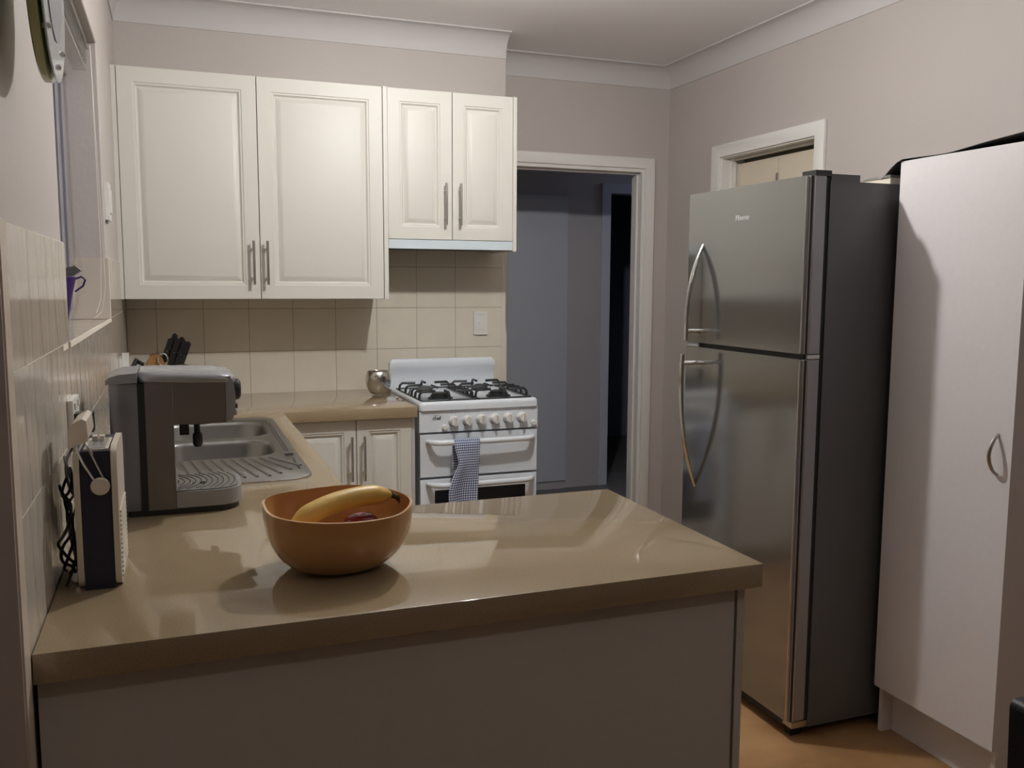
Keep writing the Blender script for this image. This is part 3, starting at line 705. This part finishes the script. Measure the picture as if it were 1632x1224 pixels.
# coffee machine
cm = thing('coffee_machine', 'grey and steel espresso machine with round black knob beside the sink drainer', 'coffee machine', (.2, -2.13, .9))
CY0, CY1 = -2.232, -2.030
bm = bmesh.new(); prism(bm, rrect(.062, CY0+.010, .135, CY1-.010, .022, 5), 'z', .912, 1.196); finish(bm, 'water_tank', 'tank', cm, smooth=50)
bm = bmesh.new(); prism(bm, rrect(.092, CY0+.004, .302, CY1-.004, .012, 4), 'z', .9005, .913); finish(bm, 'base', 'black', cm, smooth=50)
finish(B((.121, CY0+.006, .913, .136, CY1-.006, 1.197)), 'tank_frame', 'black', cm, bevel=.002)
finish(B((.136, CY0, .913, .193, CY1, 1.199)), 'column', 'darksteel', cm, bevel=.002)
finish(B((.1935, CY0, 1.103, .3045, CY1, 1.203)), 'brew_head', 'darksteel', cm, bevel=.002)
finish(B((.1925, CY0-.0008, 1.104, .1940, CY0+.001, 1.2)), 'seam', 'lightgrey', cm)
bm = bmesh.new(); prism(bm, [(.305, 1.104), (.318, 1.108), (.325, 1.125), (.327, 1.16), (.324, 1.19), (.316, 1.208), (.305, 1.208)], 'y', CY0+.002, CY1-.002); finish(bm, 'front_fascia', 'lightgrey', cm, smooth=50)
def lid():
    bm = bmesh.new(); prev = None
    for ins, z in ((.003, 1.1985), (0, 1.2025), (.0, 1.210), (.004, 1.2165), (.012, 1.220), (.020, 1.221), (.028, 1.2185)):
        o = rrect(.122+ins*.2, CY0-.002+ins, .328-ins, CY1+.002-ins, .03, 6)
        cur = [bm.verts.new((x, y, z-.010*max(0, (x-.20)/.13)**2)) for x, y in o]
        if prev:
            for i in range(len(cur)): bm.faces.new((prev[i], prev[(i+1) % len(cur)], cur[(i+1) % len(cur)], cur[i]))
        else: bm.faces.new(cur[::-1])
        prev = cur
    bm.faces.new(prev); return bm
finish(lid(), 'lid', 'lightgrey', cm, smooth=50)
bm = bmesh.new(); prism(bm, [(.058, 1.1965), (.122, 1.1985), (.122, 1.220), (.085, 1.2175), (.066, 1.212), (.058, 1.206)], 'y', CY0+.002, CY1-.002); finish(bm, 'tank_lid', 'greyplast', cm, bevel=.004)
finish(La([(0, 0), (.024, 0), (.026, .006), (.024, .014), (.018, .018), (0, .018)], (.327, -2.115, 1.165), 'x', 28), 'steam_knob', 'black', cm)
finish(La([(0, 0), (.006, 0), (.006, .006), (0, .006)], (.3265, -2.19, 1.135), 'x', 14), 'power_switch', 'black', cm)
finish(La([(0, 0), (.008, 0), (.008, .005), (0, .005)], (.3265, -2.17, 1.118), 'x', 14), 'indicator', 'greyplast', cm)
bm = bmesh.new(); lathe(bm, [(0, 1.102), (.037, 1.102), (.037, 1.094), (.030, 1.090), (0, 1.090)], (.250, -2.13, 0)); finish(bm, 'group_head', 'black', cm)
finish(B((.205, -2.150, 1.066, .226, -2.125, 1.103)), 'drip_spout', 'black', cm, bevel=.006)
bm = bmesh.new(); tube(bm, [(.243, -2.15, 1.103), (.2435, -2.15, 1.070)], .007, 10); tube(bm, [(.2435, -2.15, 1.071), (.244, -2.15, 1.064), (.244, -2.15, 1.046), (.244, -2.15, 1.038)], [.009, .0115, .0115, .008], 10); finish(bm, 'steam_nozzle', 'black', cm)
def tray_outline(ins, x0=.1945, x1=.337):
    R = (CY1-CY0)/2*.55-ins; pts = [(x0, CY0+ins)]
    cx = x1-ins-R
    for k in range(9): a = -PI/2+PI/2*k/8; pts.append((cx+R*math.cos(a), CY0+ins+R+R*math.sin(a)))
    for k in range(9): a = PI/2*k/8; pts.append((cx+R*math.cos(a), CY1-ins-R+R*math.sin(a)))
    pts.append((x0, CY1-ins)); return pts
bm = bmesh.new(); prism(bm, tray_outline(.006), 'z', .9005, .914); finish(bm, 'tray_foot', 'black', cm, smooth=50)
bm = bmesh.new(); prism(bm, tray_outline(0), 'z', .9145, .950); finish(bm, 'drip_tray', 'lightgrey', cm, smooth=50)
gr = bmesh.new(); prism(gr, tray_outline(.008), 'z', .9503, .9525); gp = finish(gr, 'tray_grille', 'steel', cm, smooth=50)
bm = bmesh.new()
for k in range(0, 12):
    R = .052+.0125*k
    pp = []
    for t in range(25):
        a = -PI/2+PI*t/24; x, y = .135+R*math.cos(a), -2.131+R*math.sin(a)
        if x > .197 and x < .326 and CY0+.012 < y < CY1-.012: pp.append((x, y, .9528))
    if len(pp) > 1: tube(bm, pp, .0011, 4)
finish(bm, 'slots', 'gasket', gp)
finish(B((.229, -2.16, .9526, .234, -2.15, .954), (.245, -2.165, .9526, .258, -2.161, .954), (.245, -2.152, .9526, .258, -2.148, .954)), 'float_marker', 'black', gp)

# knife block, bowl and pan in the far corner
kb = thing('knife_block', 'wooden knife block holding black-handled knives in the far bench corner', 'knife block', (.15, -.17, .9))
bm = bmesh.new(); prism(bm, [(.055, .9005), (.165, .9005), (.175, 1.00), (.145, 1.095), (.120, 1.108), (.095, 1.10), (.07, 1.04)], 'y', -.215, -.115); finish(bm, 'block', 'wood', kb, bevel=.004)
def knife(px, py, pz, dx, dz, L, w_=.011):
    d = Vector((dx, 0, dz)).normalized(); p = Vector((px, py, pz)); q = p+d*L; n_ = Vector((-d.z, 0, d.x))*w_
    bm = bmesh.new(); pts = [p-n_, p+n_, q+n_*1.15, q+d*.008+n_*.3, q-n_*.9]
    A = [bm.verts.new(v+Vector((0, -.008, 0))) for v in pts]; C = [bm.verts.new(v+Vector((0, .008, 0))) for v in pts]; bm.faces.new(A); bm.faces.new(C[::-1])
    for i in range(5): bm.faces.new((A[i], C[i], C[(i+1) % 5], A[(i+1) % 5]))
    k = finish(bm, 'knife_handle', 'black', kb, bevel=.003)
    finish(B((p.x+d.x*L*.5-.002, py-.0085, p.z+d.z*L*.5-.002, p.x+d.x*L*.5+.002, py-.008, p.z+d.z*L*.5+.002)), 'rivet', 'handle', k)
for i, (x, y, z, L) in enumerate(((.148, -.20, 1.075, .10), (.158, -.165, 1.07, .125), (.172, -.20, 1.06, .115), (.186, -.18, 1.055, .125), (.200, -.20, 1.05, .115), (.213, -.18, 1.04, .12))):
    knife(x, y, z, .35, .93, L)
finish(T([(.148+.020*math.cos(a), -.222, 1.085+.026*math.sin(a)) for a in [2*PI*k/16 for k in range(17)]], .0035, 8), 'scissor_ring', 'chrome', kb)
sbw = thing('steel_bowl', 'small upturned polished steel bowl below the knife handles', 'bowl', (.212, -.30, .9))
finish(La([(.072, .9005), (.072, .905), (.070, .95), (.062, 1.01), (.044, 1.055), (.022, 1.073), (0, 1.077)], (.222, -.335, 0)), 'shell', 'chrome', sbw, smooth=60)
fp = thing('frying_pan', 'black frying pan leaning in the corner, only its handle showing behind the coffee machine', 'pan', (.05, -.4, .9))
finish(La([(0, 0), (.085, 0), (.11, .03), (.112, .03), (.087, -.003), (0, -.003)], (.125, -.50, .904), 'z'), 'dish', 'black', fp)
finish(T([(.085, -.44, .93), (.05, -.40, 1.00), (.035, -.36, 1.07), (.045, -.33, 1.093), (.075, -.33, 1.075)], [.007, .008, .011, .012, .008], 8), 'handle', 'black', fp)
pp = thing('power_adapter', 'white plug-in adapter on the left wall near the far corner', 'adapter', (.0, -.6, 1.12))
finish(B((.0005, -.69, 1.06, .010, -.57, 1.13)), 'plate', 'knob', pp, bevel=.002)
finish(B((.0105, -.655, 1.075, .034, -.615, 1.148)), 'plug', 'knob', pp, bevel=.003)
# silver vase
vs = thing('silver_vase', 'round hammered silver pot on the bench left of the stove', 'pot', (1.085, -.205, .9))
prof = [(0, .9005), (.028, .9005), (.038, .905), (.054, .930), (.0605, .957), (.0585, .985), (.052, 1.006), (.050, 1.008), (.048, 1.005), (.055, .985), (.057, .957), (.05, .93), (.035, .91), (0, .906)]
finish(La(prof, (1.084, -.205, 0), n=40), 'shell', 'ham', vs, smooth=80)
# light switch on tiles
sw = thing('isolator_switch', 'white upright stove isolator switch on the cream tiles right of the stove', 'switch', (1.654, 0, 1.217))
finish(B((1.618, -.010, 1.158, 1.690, -.0003, 1.275)), 'plate', 'knob', sw, bevel=.003)
finish(B((1.627, -.0125, 1.176, 1.681, -.0103, 1.262)), 'inner_plate', 'knob', sw, bevel=.001)
finish(B((1.648, -.0165, 1.212, 1.660, -.0127, 1.224)), 'rocker', 'knob', sw, bevel=.001)
finish(B((1.630, -.0128, 1.2595, 1.678, -.0124, 1.2605)), 'print_line', 'greyplast', sw)
# plate beside window
ws = thing('wall_plate', 'narrow white plastic plate on the left wall beside the window', 'switch', (0, -.9, 1.69))
finish(B((-.0055, -.975, 1.625, .008, -.86, 1.752)), 'plate', 'knob', ws, bevel=.003)
finish(B((.0082, -.955, 1.65, .0125, -.88, 1.73)), 'cover', 'knob', ws, bevel=.002)
finish(B((-.004, -.965, 1.612, .003, -.95, 1.625)), 'clip', 'greyplast', ws)
# purple jug on sill
pj = thing('watering_jug', 'tall purple jug with grey lid standing on the tiled window sill', 'jug', (-.05, -1.72, 1.293))
bm = bmesh.new(); lathe(bm, [(0, 1.2935), (.016, 1.2935), (.020, 1.32), (.031, 1.38), (.042, 1.428), (.039, 1.43), (.030, 1.385), (0, 1.38)], (-.074, -1.75, 0), n=24); finish(bm, 'body', 'purple', pj)
bm = bmesh.new(); prism(bm, [(-.11, 1.428), (-.036, 1.432), (-.018, 1.446), (-.032, 1.458), (-.10, 1.440)], 'y', -1.765, -1.735); finish(bm, 'lid', 'greyplast', pj, bevel=.004)
finish(T([(-.036, -1.745, 1.424), (-.020, -1.74, 1.430), (-.012, -1.735, 1.422), (-.018, -1.735, 1.406), (-.036, -1.745, 1.392)], .0028, 8), 'handle', 'purple', pj)
finish(T([(-.07+.02*math.cos(a), -1.83, 1.437+.02*math.sin(a)) for a in [PI*k/8 for k in range(9)]], .004, 8), 'lid_loop', 'black', pj)
# blind stacked up in the window
bl = thing('window_blind', 'clear slatted blind raised to the top of the left window', 'blind', (-.05, -1.66, 2.18))
finish(B((-.085, -2.28, 2.165, -.030, -1.03, 2.188)), 'headrail', 'clear', bl, bevel=.002)
for k in range(5):
    finish(B((-.080, -2.27, 2.156-.0105*k, -.034, -1.06+.003*(k % 2), 2.159-.0105*k)), 'slat', 'clear', bl)
finish(B((-.076, -2.27, 2.094, -.038, -1.05, 2.103)), 'bottom_rail', 'clear', bl, bevel=.002)
finish(T([(-.022, -1.07, 2.17), (-.020, -1.07, 1.9), (-.018, -1.07, 1.5), (-.022, -1.10, 1.36), (-.035, -1.13, 1.315), (-.05, -1.11, 1.30)], .0011, 5), 'cord', 'cord', bl)
finish(T([(-.022, -1.062, 2.17), (-.018, -1.062, 1.9), (-.010, -1.065, 1.5), (-.008, -1.075, 1.40), (-.020, -1.10, 1.32), (-.04, -1.12, 1.30)], .0011, 5), 'cord', 'cord', bl)
# clock
ck = thing('wall_clock', 'round glass wall clock with green backing disc at the top left corner', 'clock', (.0, -2.85, 1.84))
CK = (-.006, -2.855, 1.845)
finish(La([(0, .001), (.03, .001), (.03, .044), (0, .044)], CK, 'x', 24), 'movement', 'black', ck)
finish(La([(0, .0445), (.137, .0445), (.141, .047), (.141, .056), (.138, .0575), (0, .0575)], CK, 'x', 48), 'backing_disc', 'green', ck)
finish(La([(0, .0620), (.138, .0620), (.140, .0635), (.138, .065), (0, .065)], CK, 'x', 48), 'glass_face', 'clockglass', ck)
for a in (.25*PI, .75*PI, 1.25*PI, 1.75*PI, -PI/2+.15):
    c = (CK[0], CK[1]+.118*math.cos(a), CK[2]+.118*math.sin(a)); finish(La([(0, .0577), (.0045, .0577), (.0045, .067), (.003, .069), (0, .069)], c, 'x', 12), 'standoff', 'chrome', ck)
finish(La([(0, .0652), (.085, .0652), (.085, .0662), (0, .0662)], CK, 'x', 40), 'reflection_disc', 'greyplast', ck)  # grey disc stands in for the dark reflection on the glass
finish(B((.0605, CK[1]-.002, CK[2], .0612, CK[1]+.002, CK[2]+.09), (.0614, CK[1]-.003, CK[2]-.003, .0620, CK[1]+.06, CK[2]+.003)), 'hands', 'black', ck)

# chair at the lower right corner
ch = thing('dining_chair', 'dark leather high-back dining chair just entering at the lower right', 'chair', (1.48, -3.6, 0))
bm = bmesh.new(); prism(bm, rrect(1.246, .42, 1.70, .862, .012, 4), 'y', -3.54, -3.485)
for v in bm.verts:
    v.co.x += .018*(1-(v.co.z-.42)/.44)*(1 if v.co.x < 1.45 else -1)
finish(bm, 'backrest', 'leather', ch, bevel=.006)
finish(T([(1.255, -3.545, .866), (1.69, -3.545, .866)], .004, 8), 'piping', 'leather', ch)
finish(B((1.275, -3.98, .40, 1.69, -3.50, .47)), 'seat', 'leather', ch, bevel=.015)
for x in (1.29, 1.655):
    for y in (-3.97, -3.53): finish(B((x, y, 0, x+.032, y+.032, .40)), 'leg', 'sheet', ch, bevel=.003)

# ================================================================== LAMPS
def lamp(loc, m, name, label):
    L = thing(name, label, 'ceiling light', (loc[0], loc[1], CZ))
    finish(La([(0, CZ-.0005), (.05, CZ-.0005), (.05, CZ-.02), (.025, CZ-.045), (.022, loc[2]+.037), (0, loc[2]+.037)], (loc[0], loc[1], 0)), 'holder', 'knob', L)
    bm = bmesh.new(); bmesh.ops.create_icosphere(bm, subdivisions=3, radius=.035, matrix=Matrix.Translation(loc)); finish(bm, 'bulb', m, L, smooth=80)
lamp(KITCHEN_LAMP, 'bulb', 'ceiling_lamp', 'bare round globe lamp hanging from the kitchen ceiling above the bench')
M['hall_fill'] = mat('hall_fill_glow', (.9, .9, .9), .3, emit=HALL_FILL_EMIT, ecol=HALL_FILL_COL)
lamp(HALL_FILL, 'hall_fill', 'ceiling_lamp', 'added cool fill light, unseen along the hall ceiling, brightening the hall')  # added out of view as soft side fill for hall and dark room
lamp(DINING_LAMP, 'bulb2', 'ceiling_lamp', 'dimmer warm globe lamp on the ceiling of the dining end')
